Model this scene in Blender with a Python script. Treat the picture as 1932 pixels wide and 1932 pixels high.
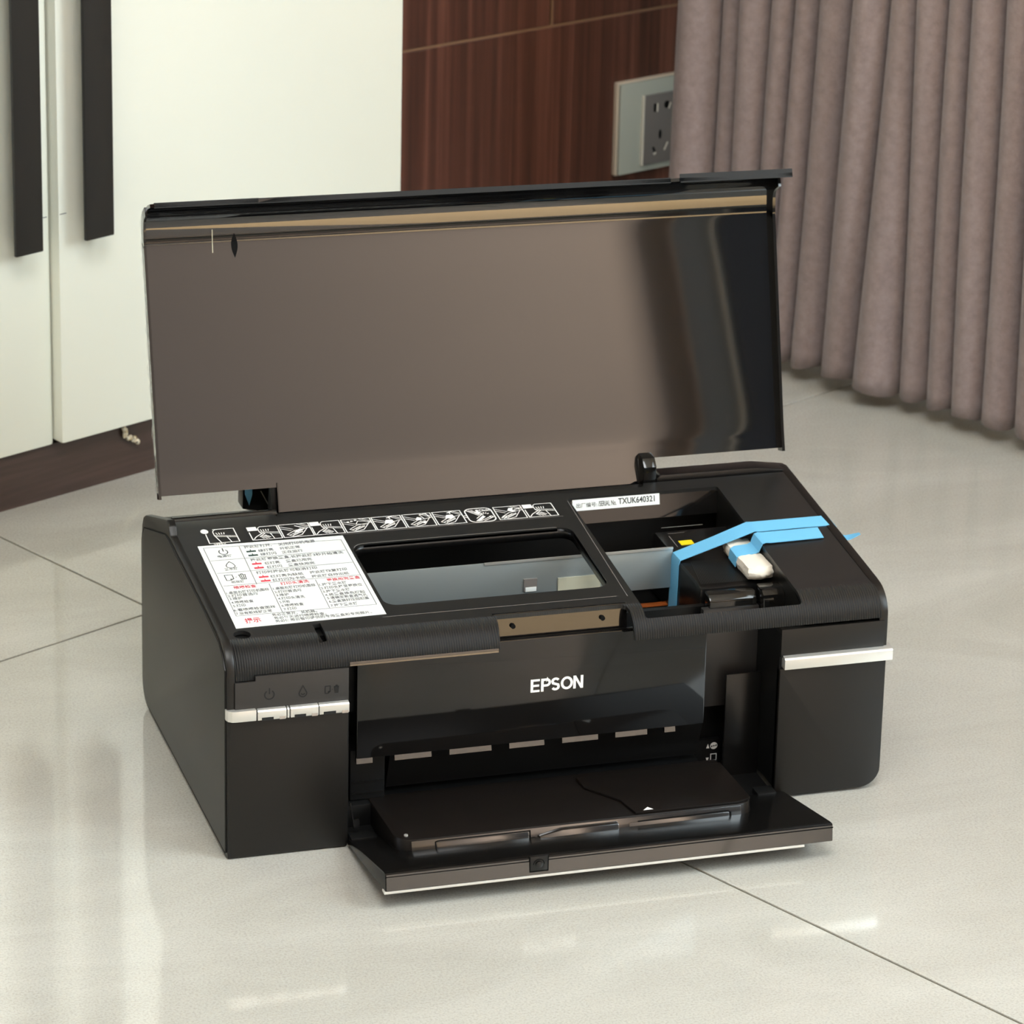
import bpy, bmesh, math, random
from mathutils import Vector, Matrix
from mathutils.geometry import tessellate_polygon
random.seed(7)
S = bpy.context.scene
COL = S.collection
for o in list(bpy.data.objects): bpy.data.objects.remove(o)

# ------------------------------------------------------------------ camera, world, lights, exposure
cam_d = bpy.data.cameras.new('camera'); cam = bpy.data.objects.new('camera', cam_d); COL.objects.link(cam)
YAW, PIT, ROL = 0.2980, 0.3813, -0.0232
fw = Vector((math.sin(YAW)*math.cos(PIT), math.cos(YAW)*math.cos(PIT), -math.sin(PIT)))
rt0 = Vector((math.cos(YAW), -math.sin(YAW), 0)); dn0 = fw.cross(rt0)
rt = math.cos(ROL)*rt0 + math.sin(ROL)*dn0; dn = -math.sin(ROL)*rt0 + math.cos(ROL)*dn0
M = Matrix((rt, -dn, -fw)).transposed().to_4x4(); M.translation = Vector((-.5704, -2.4646, 1.2578))
cam.matrix_world = M
cam_d.sensor_width = 36; cam_d.lens = 153.528; cam_d.clip_start = .05
cam_d.dof.use_dof = True; cam_d.dof.focus_distance = 2.72; cam_d.dof.aperture_fstop = 26
S.camera = cam

W = bpy.data.worlds.new('world'); S.world = W; W.use_nodes = True
bg = W.node_tree.nodes['Background']; bg.inputs[0].default_value = (.80, .88, 1, 1); bg.inputs[1].default_value = 1.5

PSI = math.radians(26.63)                                   # the room's own axes, turned against the printer
CP, SP = math.cos(PSI), math.sin(PSI)
def G(u, v, z=0): return Vector((u*CP - v*SP, u*SP + v*CP, z))
def area(name, loc, look, sx, sy, power, col):
    d = bpy.data.lights.new(name, 'AREA'); d.shape = 'RECTANGLE'; d.size = sx; d.size_y = sy; d.energy = power; d.color = col
    o = bpy.data.objects.new(name, d); COL.objects.link(o); o.location = loc
    o.rotation_euler = (Vector(look) - Vector(loc)).to_track_quat('-Z', 'Y').to_euler(); return o
area('window_daylight', G(1.05, -2.32, 1.55), G(-1.0, -1.2, .3), 1.9, 1.7, 104, (.80, .935, 1))
area('added_ceiling_fill', G(-.7, -1.2, 2.50), G(-.7, -1.2, 0), 1.1, 1.1, 43, (.93, .97, 1))  # added overhead fill light
sd = bpy.data.lights.new('sun', 'SUN'); sd.energy = 68; sd.angle = .012; sd.color = (1, .66, .30)
area('added_blind_backlight', G(.02, -4.30, 1.25), G(-.30, -3.4, 1.0), .5, 1.5, 66, (1, .86, .74))  # added lamp that grades the blind's brightness mirrored in the lid
S.cycles.caustics_reflective = False; S.cycles.caustics_refractive = False
sun = bpy.data.objects.new('sun', sd); COL.objects.link(sun)                 # low warm sun, falls through the window on the floor behind the viewer
sun.rotation_euler = (G(-.85, .05, -.95)).to_track_quat('-Z', 'Y').to_euler()
S.view_settings.view_transform = 'Standard'; S.view_settings.look = 'None'
S.view_settings.exposure = 0.05; S.view_settings.gamma = 1; S.view_settings.use_curve_mapping = False

# ------------------------------------------------------------------ materials
def nodes(m): return m.node_tree.nodes, m.node_tree.links
def mat(name, col, rough=.5, metal=0., ior=1.5, coat=0., spec=.5, trans=0., alpha=1.):
    m = bpy.data.materials.new(name); m.use_nodes = True
    b = m.node_tree.nodes['Principled BSDF']
    b.inputs['Base Color'].default_value = (*col, 1); b.inputs['Roughness'].default_value = rough
    b.inputs['Metallic'].default_value = metal; b.inputs['IOR'].default_value = ior
    b.inputs['Coat Weight'].default_value = coat; b.inputs['Coat Roughness'].default_value = .03
    b.inputs['Specular IOR Level'].default_value = spec; b.inputs['Transmission Weight'].default_value = trans
    b.inputs['Alpha'].default_value = alpha
    return m
def coords(m, scale=(1, 1, 1), rotz=0, kind='Object'):
    n, l = nodes(m); t = n.new('ShaderNodeTexCoord'); k = n.new('ShaderNodeMapping')
    k.inputs['Scale'].default_value = scale; k.inputs['Rotation'].default_value[2] = rotz
    l.new(t.outputs[kind], k.inputs[0]); return k.outputs[0]
def noise(m, vec, scale, detail=4, rough=.55, dist=0):
    n, l = nodes(m); x = n.new('ShaderNodeTexNoise'); x.inputs['Scale'].default_value = scale
    x.inputs['Detail'].default_value = detail; x.inputs['Roughness'].default_value = rough; x.inputs['Distortion'].default_value = dist
    l.new(vec, x.inputs['Vector']); return x.outputs['Fac']
def ramp(m, fac, stops, into='Base Color'):
    n, l = nodes(m); r = n.new('ShaderNodeValToRGB'); e = r.color_ramp.elements
    while len(e) < len(stops): e.new(.5)
    for q, (p, c) in zip(e, stops): q.position = p; q.color = (*c, 1) if len(c) == 3 else c
    l.new(fac, r.inputs[0])
    if into: l.new(r.outputs[0], n['Principled BSDF'].inputs[into])
    return r.outputs[0]
def bump(m, fac, strength, dist=.001):
    n, l = nodes(m); b = n.new('ShaderNodeBump'); b.inputs['Strength'].default_value = strength; b.inputs['Distance'].default_value = dist
    l.new(fac, b.inputs['Height']); l.new(b.outputs[0], n['Principled BSDF'].inputs['Normal'])

MM = {}
MM['body'] = mat('matte_black_plastic', (.0066, .0056, .0047), .38, spec=.36)
v = coords(MM['body']); bump(MM['body'], noise(MM['body'], v, 2600, 2), .12, .0003)
MM['gloss'] = mat('glossy_black_plastic', (.006, .0055, .005), .09)
MM['semi'] = mat('satin_black_plastic', (.0045, .004, .0038), .28)
MM['tray'] = mat('low_sheen_tray_plastic', (.0075, .0058, .005), .34, spec=.2)
MM['doorin'] = mat('black_door_plastic', (.0042, .0038, .0035), .26, spec=.25)
MM['bronze'] = mat('glossy_brown_black_plastic', (.010, .007, .0055), .14, ior=2.0)
MM['panel'] = mat('polished_black_plastic', (.0045, .004, .0038), .06)
MM['dark'] = mat('dark_inner_plastic', (.003, .003, .003), .5, spec=.3)
MM['lid'] = mat('mirror_black_lid', (.004, .004, .0045), .025, ior=1.68)
MM['cover'] = mat('ribbed_cover_plastic', (.0125, .012, .0115), .33)
def ribbed(m):
    n, l = nodes(m); t = n.new('ShaderNodeTexCoord'); s = n.new('ShaderNodeSeparateXYZ'); l.new(t.outputs['Object'], s.inputs[0])
    a = n.new('ShaderNodeMath'); a.operation = 'MULTIPLY'; a.inputs[1].default_value = 2*math.pi/.00165; l.new(s.outputs[0], a.inputs[0])
    b = n.new('ShaderNodeMath'); b.operation = 'SINE'; l.new(a.outputs[0], b.inputs[0])
    r = n.new('ShaderNodeMapRange'); r.inputs[1].default_value = -.100; r.inputs[2].default_value = -.112     # ribs only on the rounded nose
    l.new(s.outputs[1], r.inputs[0])
    c = n.new('ShaderNodeMath'); c.operation = 'MULTIPLY'; l.new(b.outputs[0], c.inputs[0]); l.new(r.outputs[0], c.inputs[1])
    bump(m, c.outputs[0], .8, .0009)
ribbed(MM['cover'])
MM['silver'] = mat('silver_paint', (.72, .71, .67), .36, metal=.75)
MM['trimsilver'] = mat('pale_silver_trim', (.55, .53, .48), .5)
MM['grey'] = mat('dark_grey_panel_plastic', (.021, .019, .018), .42)
MM['clear'] = mat('clear_light_window', (.35, .30, .26), .2)
MM['steel'] = mat('zinc_steel_plate', (.36, .40, .40), .38, metal=.6)
MM['paper'] = mat('white_sticker_paper', (.74, .77, .75), .5)
MM['ink'] = mat('black_print', (.03, .03, .032), .6)
MM['inkgrey'] = mat('grey_print', (.16, .16, .17), .6)
MM['inkred'] = mat('red_print', (.62, .05, .08), .6)
MM['inkgreen'] = mat('dark_green_print', (.03, .06, .05), .6)
MM['white'] = mat('white_print', (.84, .83, .80), .5)
MM['icon'] = mat('embossed_black_print', (.003, .003, .003), .7)
MM['yellow'] = mat('yellow_sticker', (.85, .68, .01), .5)
MM['cream'] = mat('cream_sticker', (.42, .40, .30), .5)
MM['orange'] = mat('orange_ribbon', (.40, .10, .02), .4)
MM['tape'] = mat('blue_masking_tape', (.15, .47, .74), .6)
v = coords(MM['tape']); bump(MM['tape'], noise(MM['tape'], v, 500, 3), .25, .0004)
MM['foam'] = mat('white_foam', (.78, .72, .62), .9)
v = coords(MM['foam']); bump(MM['foam'], noise(MM['foam'], v, 500, 4), .5, .001)
MM['scrap'] = mat('yellowed_foam_scrap', (.75, .66, .46), .8)
v = coords(MM['scrap']); ramp(MM['scrap'], noise(MM['scrap'], v, 260, 2), [(.35, (.55, .42, .22)), (.65, (.85, .80, .68))])
MM['film'] = mat('clear_film', (.9, .92, .92), .12, trans=1., ior=1.3, alpha=.32)
v = coords(MM['film']); bump(MM['film'], noise(MM['film'], v, 160, 5), 1., .004)
MM['rubber'] = mat('rubber', (.02, .02, .02), .8)
MM['cab'] = mat('cream_white_lacquer', (.85, .86, .765), .28)
MM['handle'] = mat('dark_bronze_handle', (.016, .014, .0125), .45, spec=.4)
def wood(name, a, b, c, sc, rough):
    m = mat(name, b, rough); v = coords(m, sc); f = noise(m, v, 1, 7, .62, .5); ramp(m, f, [(.30, a), (.5, b), (.70, c)]); return m
MM['plinth'] = wood('dark_wood_plinth', (.034, .021, .017), (.055, .033, .027), (.080, .050, .042), (6, 6, 90), .35)
MM['wood'] = wood('reddish_brown_wood', (.042, .018, .012), (.092, .034, .022), (.165, .065, .043), (85, 85, 1.3), .33)
MM['woodgap'] = mat('tan_joint_edge', (.20, .11, .060), .5)
MM['curtain'] = mat('mauve_curtain_cloth', (.20, .155, .145), .9)
MM['curtain'].node_tree.nodes['Principled BSDF'].inputs['Sheen Weight'].default_value = .25
v = coords(MM['curtain']); ramp(MM['curtain'], noise(MM['curtain'], v, 130, 6, .7), [(.3, (.205, .155, .150)), (.7, (.290, .230, .224))])
v2 = coords(MM['curtain'], (1, 1, 1)); bump(MM['curtain'], noise(MM['curtain'], v2, 900, 3), .5, .001)
MM['tile'] = mat('polished_stone_tile', (.5, .47, .4), .05, ior=1.85)
def tile_nodes(m):
    n, l = nodes(m)
    t = n.new('ShaderNodeNewGeometry'); k = n.new('ShaderNodeMapping'); l.new(t.outputs['Position'], k.inputs[0])
    k.inputs['Rotation'].default_value[2] = .9; k.inputs['Scale'].default_value = (1, 2.4, 1)
    a = noise(m, k.outputs[0], 3.2, 9, .62, 1.2)
    c1 = ramp(m, a, [(.28, (.420, .406, .362)), (.5, (.468, .456, .412)), (.72, (.520, .510, .466))], None)
    f = noise(m, t.outputs['Position'], 620, 2, .7)
    c2 = ramp(m, f, [(.34, (.80, .80, .79)), (.5, (1, 1, 1)), (.68, (1.10, 1.10, 1.10))], None)      # fine speckle of the stone
    x = n.new('ShaderNodeMix'); x.data_type = 'RGBA'; x.blend_type = 'MULTIPLY'; x.inputs[0].default_value = .75
    l.new(c1, x.inputs[6]); l.new(c2, x.inputs[7]); l.new(x.outputs[2], n['Principled BSDF'].inputs['Base Color'])
    bump(m, noise(m, t.outputs['Position'], 260, 2, .5), .010, .001)
    r = n.new('ShaderNodeMapRange'); r.inputs[3].default_value = .055; r.inputs[4].default_value = .09
    l.new(a, r.inputs[0]); l.new(r.outputs[0], n['Principled BSDF'].inputs['Roughness'])
tile_nodes(MM['tile'])
MM['grout'] = mat('olive_grout', (.11, .10, .065), .9)
MM['wall'] = mat('warm_wall_paint', (.62, .55, .46), .8)
MM['ceil'] = mat('white_ceiling_paint', (.82, .80, .76), .9)
MM['sheer'] = mat('added_translucent_blind', (.36, .31, .26), .9)
n_, l_ = nodes(MM['sheer']); t_ = n_.new('ShaderNodeBsdfTranslucent'); t_.inputs[0].default_value = (.62, .53, .45, 1)
x_ = n_.new('ShaderNodeMixShader'); x_.inputs[0].default_value = .7
l_.new(n_['Principled BSDF'].outputs[0], x_.inputs[1]); l_.new(t_.outputs[0], x_.inputs[2]); l_.new(x_.outputs[0], n_['Material Output'].inputs[0])
MM['door'] = mat('added_blue_grey_door', (.030, .036, .048), .4)
MM['trim'] = mat('added_grey_trim', (.20, .21, .21), .4)
MM['sockframe'] = mat('greenish_white_glass_plate', (.42, .44, .38), .18)
MM['sockside'] = mat('beige_plate_edge', (.62, .52, .40), .5)
MM['sockmod'] = mat('grey_socket_module', (.17, .155, .145), .35)
MM['hole'] = mat('socket_hole', (.004, .004, .004), .8, spec=.1)
MM['brass'] = mat('pale_contact', (.75, .70, .60), .35)
MM['pane'] = mat('window_glass', (1, 1, 1), 0., trans=1., ior=1.45)
MM['fillglass'] = mat('fill_lamp_diffuser', (.9, .88, .82), .5)
MM['fillglass'].node_tree.nodes['Principled BSDF'].inputs['Emission Color'].default_value = (1, .93, .82, 1)
MM['fillglass'].node_tree.nodes['Principled BSDF'].inputs['Emission Strength'].default_value = 2.

# ------------------------------------------------------------------ helpers
SH = .055                                                   # the printer sits a hair lower on its right side
def shear(p): return Vector((p[0], p[1], p[2]*(1 - SH*p[0])))
def link(name, bm, m, parent=None, smooth=True, root=None, fin=None, mats=None):
    """one mesh object; bm in world coordinates, moved into its root's frame"""
    bmesh.ops.recalc_face_normals(bm, faces=bm.faces)
    if fin:
        for q in bm.verts: q.co = fin(q.co)
    base = Vector((0, 0, 0))
    r = parent
    while r is not None: base += r.location; r = r.parent
    if parent is None and root is not None: base = Vector(root)
    for q in bm.verts: q.co -= base
    for e in bm.edges:
        e.smooth = not (len(e.link_faces) == 2 and e.calc_face_angle(0) > math.radians(32))
    for f in bm.faces: f.smooth = smooth
    me = bpy.data.meshes.new(name); bm.to_mesh(me); bm.free()
    for x in (mats or [m]): me.materials.append(MM[x])
    o = bpy.data.objects.new(name, me); COL.objects.link(o)
    if parent: o.parent = parent
    else: o.location = base
    return o
def empty(name, loc, label, cat, group=None):
    o = bpy.data.objects.new(name, None); COL.objects.link(o); o.location = loc; o.empty_display_size = .02
    o['label'] = label; o['category'] = cat
    if group: o['group'] = group
    return o
def tag(o, label, cat, group=None):
    o['label'] = label; o['category'] = cat
    if group: o['group'] = group
    return o
def struct(name, bm, m, root=(0, 0, 0), label=None, cat=None, **k):
    o = link(name, bm, m, root=root, **k); o['kind'] = 'structure'
    if label: o['label'] = label
    if cat: o['category'] = cat
    return o
def add_box(bm, x0, x1, y0, y1, z0, z1, f=None, bev=0):
    vs = [Vector((x, y, z)) for z in (z0, z1) for y in (y0, y1) for x in (x0, x1)]
    t = bm if not bev else bmesh.new()
    q = [t.verts.new(p) for p in vs]
    for a in ((0, 1, 3, 2), (4, 6, 7, 5), (0, 4, 5, 1), (2, 3, 7, 6), (0, 2, 6, 4), (1, 5, 7, 3)): t.faces.new([q[i] for i in a])
    if bev:
        bmesh.ops.bevel(t, geom=t.edges[:], offset=bev, segments=2, affect='EDGES', profile=.6)
        mp = {}
        for p in t.verts: mp[p] = bm.verts.new(f(p.co) if f else p.co)
        for a in t.faces: bm.faces.new([mp[p] for p in a.verts])
        t.free()
    elif f:
        for p in q: p.co = f(p.co)
    return bm
def box(*a, **k): return add_box(bmesh.new(), *a, **k)
def prism(poly, a, b, ax='x', bev=0, f=None, bm=None):
    """polygon swept from a to b along an axis; poly is (y,z) for x, (x,z) for y, (x,y) for z"""
    t = bmesh.new()
    P = {'x': lambda p, c: (c, p[0], p[1]), 'y': lambda p, c: (p[0], c, p[1]), 'z': lambda p, c: (p[0], p[1], c)}[ax]
    A = [t.verts.new(P(p, a)) for p in poly]; B = [t.verts.new(P(p, b)) for p in poly]; n = len(poly)
    t.faces.new(A); t.faces.new(B[::-1])
    for i in range(n): t.faces.new((A[i], B[i], B[(i+1) % n], A[(i+1) % n]))
    bmesh.ops.recalc_face_normals(t, faces=t.faces)
    if bev:
        ed = [e for e in t.edges if e.calc_face_angle(0) > math.radians(25)]
        bmesh.ops.bevel(t, geom=ed, offset=bev, segments=2, affect='EDGES', profile=.6)
    if bm is None and not f: return t
    out = bm or bmesh.new(); mp = {}
    for p in t.verts: mp[p] = out.verts.new(f(p.co) if f else p.co)
    for q in t.faces: out.faces.new([mp[p] for p in q.verts])
    t.free(); return out
def rrect(x0, x1, y0, y1, r, seg=6):
    rs = r if isinstance(r, (list, tuple)) else (r,)*4       # order: x0y0, x1y0, x1y1, x0y1
    out = []
    for (cx, cy, a0), q in zip(((x0, y0, 180), (x1, y0, 270), (x1, y1, 0), (x0, y1, 90)), rs):
        sx = 1 if cx == x0 else -1; sy = 1 if cy == y0 else -1
        if q <= 0: out.append((cx, cy)); continue
        for i in range(seg+1):
            t = math.radians(a0 + 90*i/seg); out.append((cx + sx*q + q*math.cos(t), cy + sy*q + q*math.sin(t)))
    return out
def circ(cx, cy, r, n=20, ry=None): return [(cx + r*math.cos(2*math.pi*i/n), cy + (ry or r)*math.sin(2*math.pi*i/n)) for i in range(n)]
def sheet(outer, holes, cuts, mapf, th, xcuts=()):
    """flat outline with holes, cut along lines, bent by mapf(x, s, h) and given thickness th"""
    pol = [[Vector((x, y, 0)) for x, y in p] for p in [outer] + list(holes)]
    flat = [p for q in pol for p in q]
    bm = bmesh.new(); vs = [bm.verts.new(p) for p in flat]
    for a in tessellate_polygon(pol):
        try: bm.faces.new([vs[i] for i in a])
        except ValueError: pass
    for c in cuts: bmesh.ops.bisect_plane(bm, geom=bm.verts[:]+bm.edges[:]+bm.faces[:], plane_co=(0, c, 0), plane_no=(0, 1, 0), dist=1e-6)
    for c in xcuts: bmesh.ops.bisect_plane(bm, geom=bm.verts[:]+bm.edges[:]+bm.faces[:], plane_co=(c, 0, 0), plane_no=(1, 0, 0), dist=1e-6)
    out = bmesh.new(); T, B = {}, {}
    for p in bm.verts: T[p] = out.verts.new(mapf(p.co.x, p.co.y, 0)); B[p] = out.verts.new(mapf(p.co.x, p.co.y, -th))
    for f in bm.faces:
        out.faces.new([T[p] for p in f.verts]); out.faces.new([B[p] for p in reversed(f.verts)])
    for e in bm.edges:
        if e.is_boundary: a, b = e.verts; out.faces.new((T[a], T[b], B[b], B[a]))
    bm.free(); return out
def strokes(lines, w, mapf, bm=None, close=False):
    """flat ribbons of width w along 2-D polylines, laid on a surface by mapf(a, b)"""
    bm = bm or bmesh.new()
    for ln in lines:
        ww = w
        if isinstance(ln, tuple) and isinstance(ln[0], list): ln, ww = ln
        P = [Vector(p) for p in ln]; n = len(P); loop = (P[0]-P[-1]).length < 1e-9 and n > 2
        L, R = [], []
        for i in range(n):
            if loop: a = P[i]-P[i-1 if i else n-2]; b = P[i+1 if i < n-1 else 1]-P[i]
            else: a = P[i]-P[i-1] if i else P[1]-P[0]; b = P[i+1]-P[i] if i < n-1 else a
            a = a.normalized(); b = b.normalized(); m = (a+b)
            m = m.normalized() if m.length > 1e-6 else a
            k = 1/max(.45, m.dot(a)); nn = Vector((-m.y, m.x))*ww/2*k
            L.append(bm.verts.new(mapf(*(P[i]+nn)))); R.append(bm.verts.new(mapf(*(P[i]-nn))))
        for i in range(n-1): bm.faces.new((L[i], R[i], R[i+1], L[i+1]))
    return bm
def fillp(poly, mapf, bm):
    try: bm.faces.new([bm.verts.new(mapf(*p)) for p in poly])
    except ValueError: pass
    return bm
def arc(cx, cy, r, a0, a1, n=14, ry=None): return [(cx + r*math.cos(math.radians(a0+(a1-a0)*i/n)), cy + (ry or r)*math.sin(math.radians(a0+(a1-a0)*i/n))) for i in range(n+1)]
def text2d(s, bold=0.):
    c = bpy.data.curves.new('t', 'FONT'); c.body = s; c.size = 1; c.resolution_u = 3; c.fill_mode = 'FRONT'; c.offset = bold
    o = bpy.data.objects.new('t', c); COL.objects.link(o)
    bpy.context.view_layer.update()
    me = bpy.data.meshes.new_from_object(o.evaluated_get(bpy.context.evaluated_depsgraph_get()))
    V = [tuple(q.co[:2]) for q in me.vertices]; F = [tuple(p.vertices) for p in me.polygons]
    bpy.data.objects.remove(o); bpy.data.curves.remove(c); bpy.data.meshes.remove(me)
    return V, F
def put_text(bm, s, x0, y0, x1, y1, h, mapf, bold=0.):
    V, F = text2d(s, bold)
    if not V: return
    a0 = min(p[0] for p in V); a1 = max(p[0] for p in V); b0 = min(p[1] for p in V); b1 = max(p[1] for p in V)
    vs = []
    for a, b in V:
        t = (a-a0)/max(1e-6, a1-a0); vs.append(bm.verts.new(mapf(x0+(x1-x0)*t, y0+(y1-y0)*t + (b-b0)/max(1e-6, b1-b0)*h)))
    for f in F:
        try: bm.faces.new([vs[i] for i in f])
        except ValueError: pass
def tube(pts, r, n=8, bm=None):
    bm = bm or bmesh.new(); rings = []
    P = [Vector(p) for p in pts]
    for i, p in enumerate(P):
        d = (P[min(i+1, len(P)-1)]-P[max(i-1, 0)]).normalized(); u = d.orthogonal().normalized(); w = d.cross(u)
        rr = r[i] if isinstance(r, (list, tuple)) else r
        rings.append([bm.verts.new(p + rr*(math.cos(2*math.pi*k/n)*u + math.sin(2*math.pi*k/n)*w)) for k in range(n)])
    for a, b in zip(rings, rings[1:]):
        for k in range(n): bm.faces.new((a[k], a[(k+1) % n], b[(k+1) % n], b[k]))
    bm.faces.new(rings[0]); bm.faces.new(rings[-1][::-1]); return bm
def ribbon(pairs, th=.00025):
    bm = bmesh.new(); n = len(pairs); A = [Vector(p[0]) for p in pairs]; B = [Vector(p[1]) for p in pairs]; R = []
    for i in range(n):
        d = A[min(i+1, n-1)]-A[max(i-1, 0)]; nn = d.cross(B[i]-A[i]).normalized()*th
        R.append([bm.verts.new(q) for q in (A[i]+nn, B[i]+nn, B[i]-nn, A[i]-nn)])
    for a, b in zip(R, R[1:]):
        for k in range(4): bm.faces.new((a[k], a[(k+1) % 4], b[(k+1) % 4], b[k]))
    bm.faces.new(R[0]); bm.faces.new(R[-1][::-1]); return bm
def catmull(P, n=6):
    out = []
    for i in range(len(P)-1):
        p0, p1, p2, p3 = P[max(i-1, 0)], P[i], P[i+1], P[min(i+2, len(P)-1)]
        for k in range(n):
            t = k/n
            out.append(tuple(.5*(2*b + (c-a)*t + (2*a-5*b+4*c-d)*t*t + (3*b-a-3*c+d)*t**3) for a, b, c, d in zip(p0, p1, p2, p3)))
    return out + [tuple(P[-1])]

# ------------------------------------------------------------------ the room
U0, U1, V0, V1 = -3.2, 1.12, -3.6, 1.25
def gbox(u0, u1, v0, v1, z0, z1, bm=None, bev=0):
    return add_box(bm or bmesh.new(), u0, u1, v0, v1, z0, z1, f=lambda p: G(p.x, p.y, p.z), bev=bev)
floor = struct('floor', gbox(U0-.1, U1+.1, V0-.1, V1+.1, -.06, -.0012), 'grout', label='grey beige polished stone floor tiles with thin olive joints')
TS, GAP = .85, .0020
tm = None
for i in range(-4, 2):
    for j in range(-4, 2):
        a, b = .2215 + i*TS, .3475 + j*TS
        x0, x1, y0, y1 = max(a+GAP/2, U0), min(a+TS-GAP/2, U1), max(b+GAP/2, V0), min(b+TS-GAP/2, V1)
        if x1-x0 < .05 or y1-y0 < .05: continue
        link('tile', gbox(x0, x1, y0, y1, -.010, 0, bev=.0006), 'tile', floor, smooth=False)
struct('ceiling', gbox(U0-.1, U1+.1, V0-.1, V1+.1, 2.62, 2.7), 'ceil')
wfr = gbox(U0-.1, -1.60, V0-.1, V0, 0, 2.62); gbox(-.052, U1+.1, V0-.1, V0, 0, 2.62, wfr); gbox(-1.60, -.052, V0-.1, V0, 2.30, 2.62, wfr); gbox(-1.60, -.052, V0-.1, V0, 0, .02, wfr)
struct('wall_front', wfr, 'wall', label='warm wall behind the viewer, with an added window and door')
sh = bmesh.new(); sh.faces.new([sh.verts.new(G(u, V0-.02, z)) for u, z in ((-1.62, .02), (-.045, .02), (-.045, 2.32), (-1.62, 2.32))])
w2 = gbox(-1.60, -.06, V0-.09, V0-.04, .02, .07); gbox(-1.60, -.06, V0-.09, V0-.04, 2.25, 2.30, w2); gbox(-1.60, -1.55, V0-.09, V0-.04, .02, 2.3, w2); gbox(-.11, -.06, V0-.09, V0-.04, .02, 2.3, w2)
added_win = struct('added_window', w2, 'ceil', root=G(-.85, V0), label='added tall window behind the viewer with a thin backlit beige blind')  # unseen window added to brighten what the lid mirrors
link('added_blind', sh, 'sheer', added_win, smooth=False)  # blind added as the bright brown surface mirrored in the lid
struct('wall_left', gbox(U0-.1, U0, V0, V1, 0, 2.62), 'wall')
# right wall with a window opening, nearer to the viewer than the curtain
wr = gbox(U1, U1+.1, V0, V1, 0, .62)
gbox(U1, U1+.1, V0, V1, 2.45, 2.62, wr); gbox(U1, U1+.1, V0, -2.9, .62, 2.45, wr); gbox(U1, U1+.1, -1.15, V1, .62, 2.45, wr)
wall_right = struct('wall_right', wr, 'wall', label='wall behind the mauve curtain with a window opening')
# unseen door added for the dark end of the lid's reflection
d1 = struct('added_door', gbox(.026, .886, V0, V0+.035, .004, 2.05), 'door', root=G(.45, V0), label='plain dark door behind the viewer, added for the lid reflection')
link('added_door_handle', tube([G(.09, V0+.03, 1.0), G(.09, V0+.075, 1.0), G(.21, V0+.075, 1.0)], .009), 'silver', d1)
tf = gbox(-.044, .021, V0, V0+.05, 0, 2.12); gbox(.891, .956, V0, V0+.05, 0, 2.12, tf); gbox(-.044, .956, V0, V0+.05, 2.055, 2.12, tf)
link('added_pale_strip', gbox(.013, .019, V0+.051, V0+.060, 0, 2.05), 'wall', d1)  # pale strip added for the light streak mirrored in the lid
struct('added_door_trim', tf, 'trim', root=G(.4, V0))  # trim added for the grey band mirrored in the lid
cl = empty('added_ceiling_lamp', G(-.7, -1.2, 2.62), 'square white ceiling lamp added as overhead fill', 'lamp')  # unseen lamp body added to go with the overhead fill
link('fill_lamp_base', gbox(-1.3, -.1, -1.8, -.6, 2.585, 2.62, bev=.01), 'ceil', cl)
link('fill_lamp_diffuser', gbox(-1.25, -.15, -1.75, -.65, 2.55, 2.585, bev=.012), 'fillglass', cl)

# wood clad wall behind, in three panels with recessed joints
TH = math.radians(19); tw = Vector((math.cos(TH), math.sin(TH), 0)); nw = Vector((-math.sin(TH), math.cos(TH), 0)); CW = .823
def Wl(s, d, z): return tw*s + nw*(CW + d) + Vector((0, 0, z))
def wbox(s0, s1, d0, d1, z0, z1, bm=None, bev=0):
    return add_box(bm or bmesh.new(), s0, s1, d0, d1, z0, z1, f=lambda p: Wl(p.x, p.y, p.z), bev=bev)
wb = struct('wall_back', wbox(-1.2, 1.6, .012, .06, 0, 2.62), 'woodgap', root=Wl(.9, 0, 0), label='reddish brown wood panelled wall behind the printer')
ZJ, SJ = .2352, .8516
link('panel', wbox(-1.2, 1.6, 0, .013, 0, ZJ-.0012, bev=.0008), 'wood', wb, smooth=False)
link('panel', wbox(-1.2, SJ-.003, 0, .013, ZJ+.0012, 2.62, bev=.0008), 'wood', wb, smooth=False)
link('panel', wbox(SJ+.001, 1.6, 0, .013, ZJ+.0012, 2.62, bev=.0008), 'wood', wb, smooth=False)
link('joint_strip', wbox(-1.2, 1.6, .0006, .012, ZJ-.0012, ZJ+.0012), 'woodgap', wb, smooth=False)
link('joint_strip', wbox(SJ-.0008, SJ+.001, .0006, .012, ZJ+.0012, 2.62), 'woodgap', wb, smooth=False)

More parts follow.
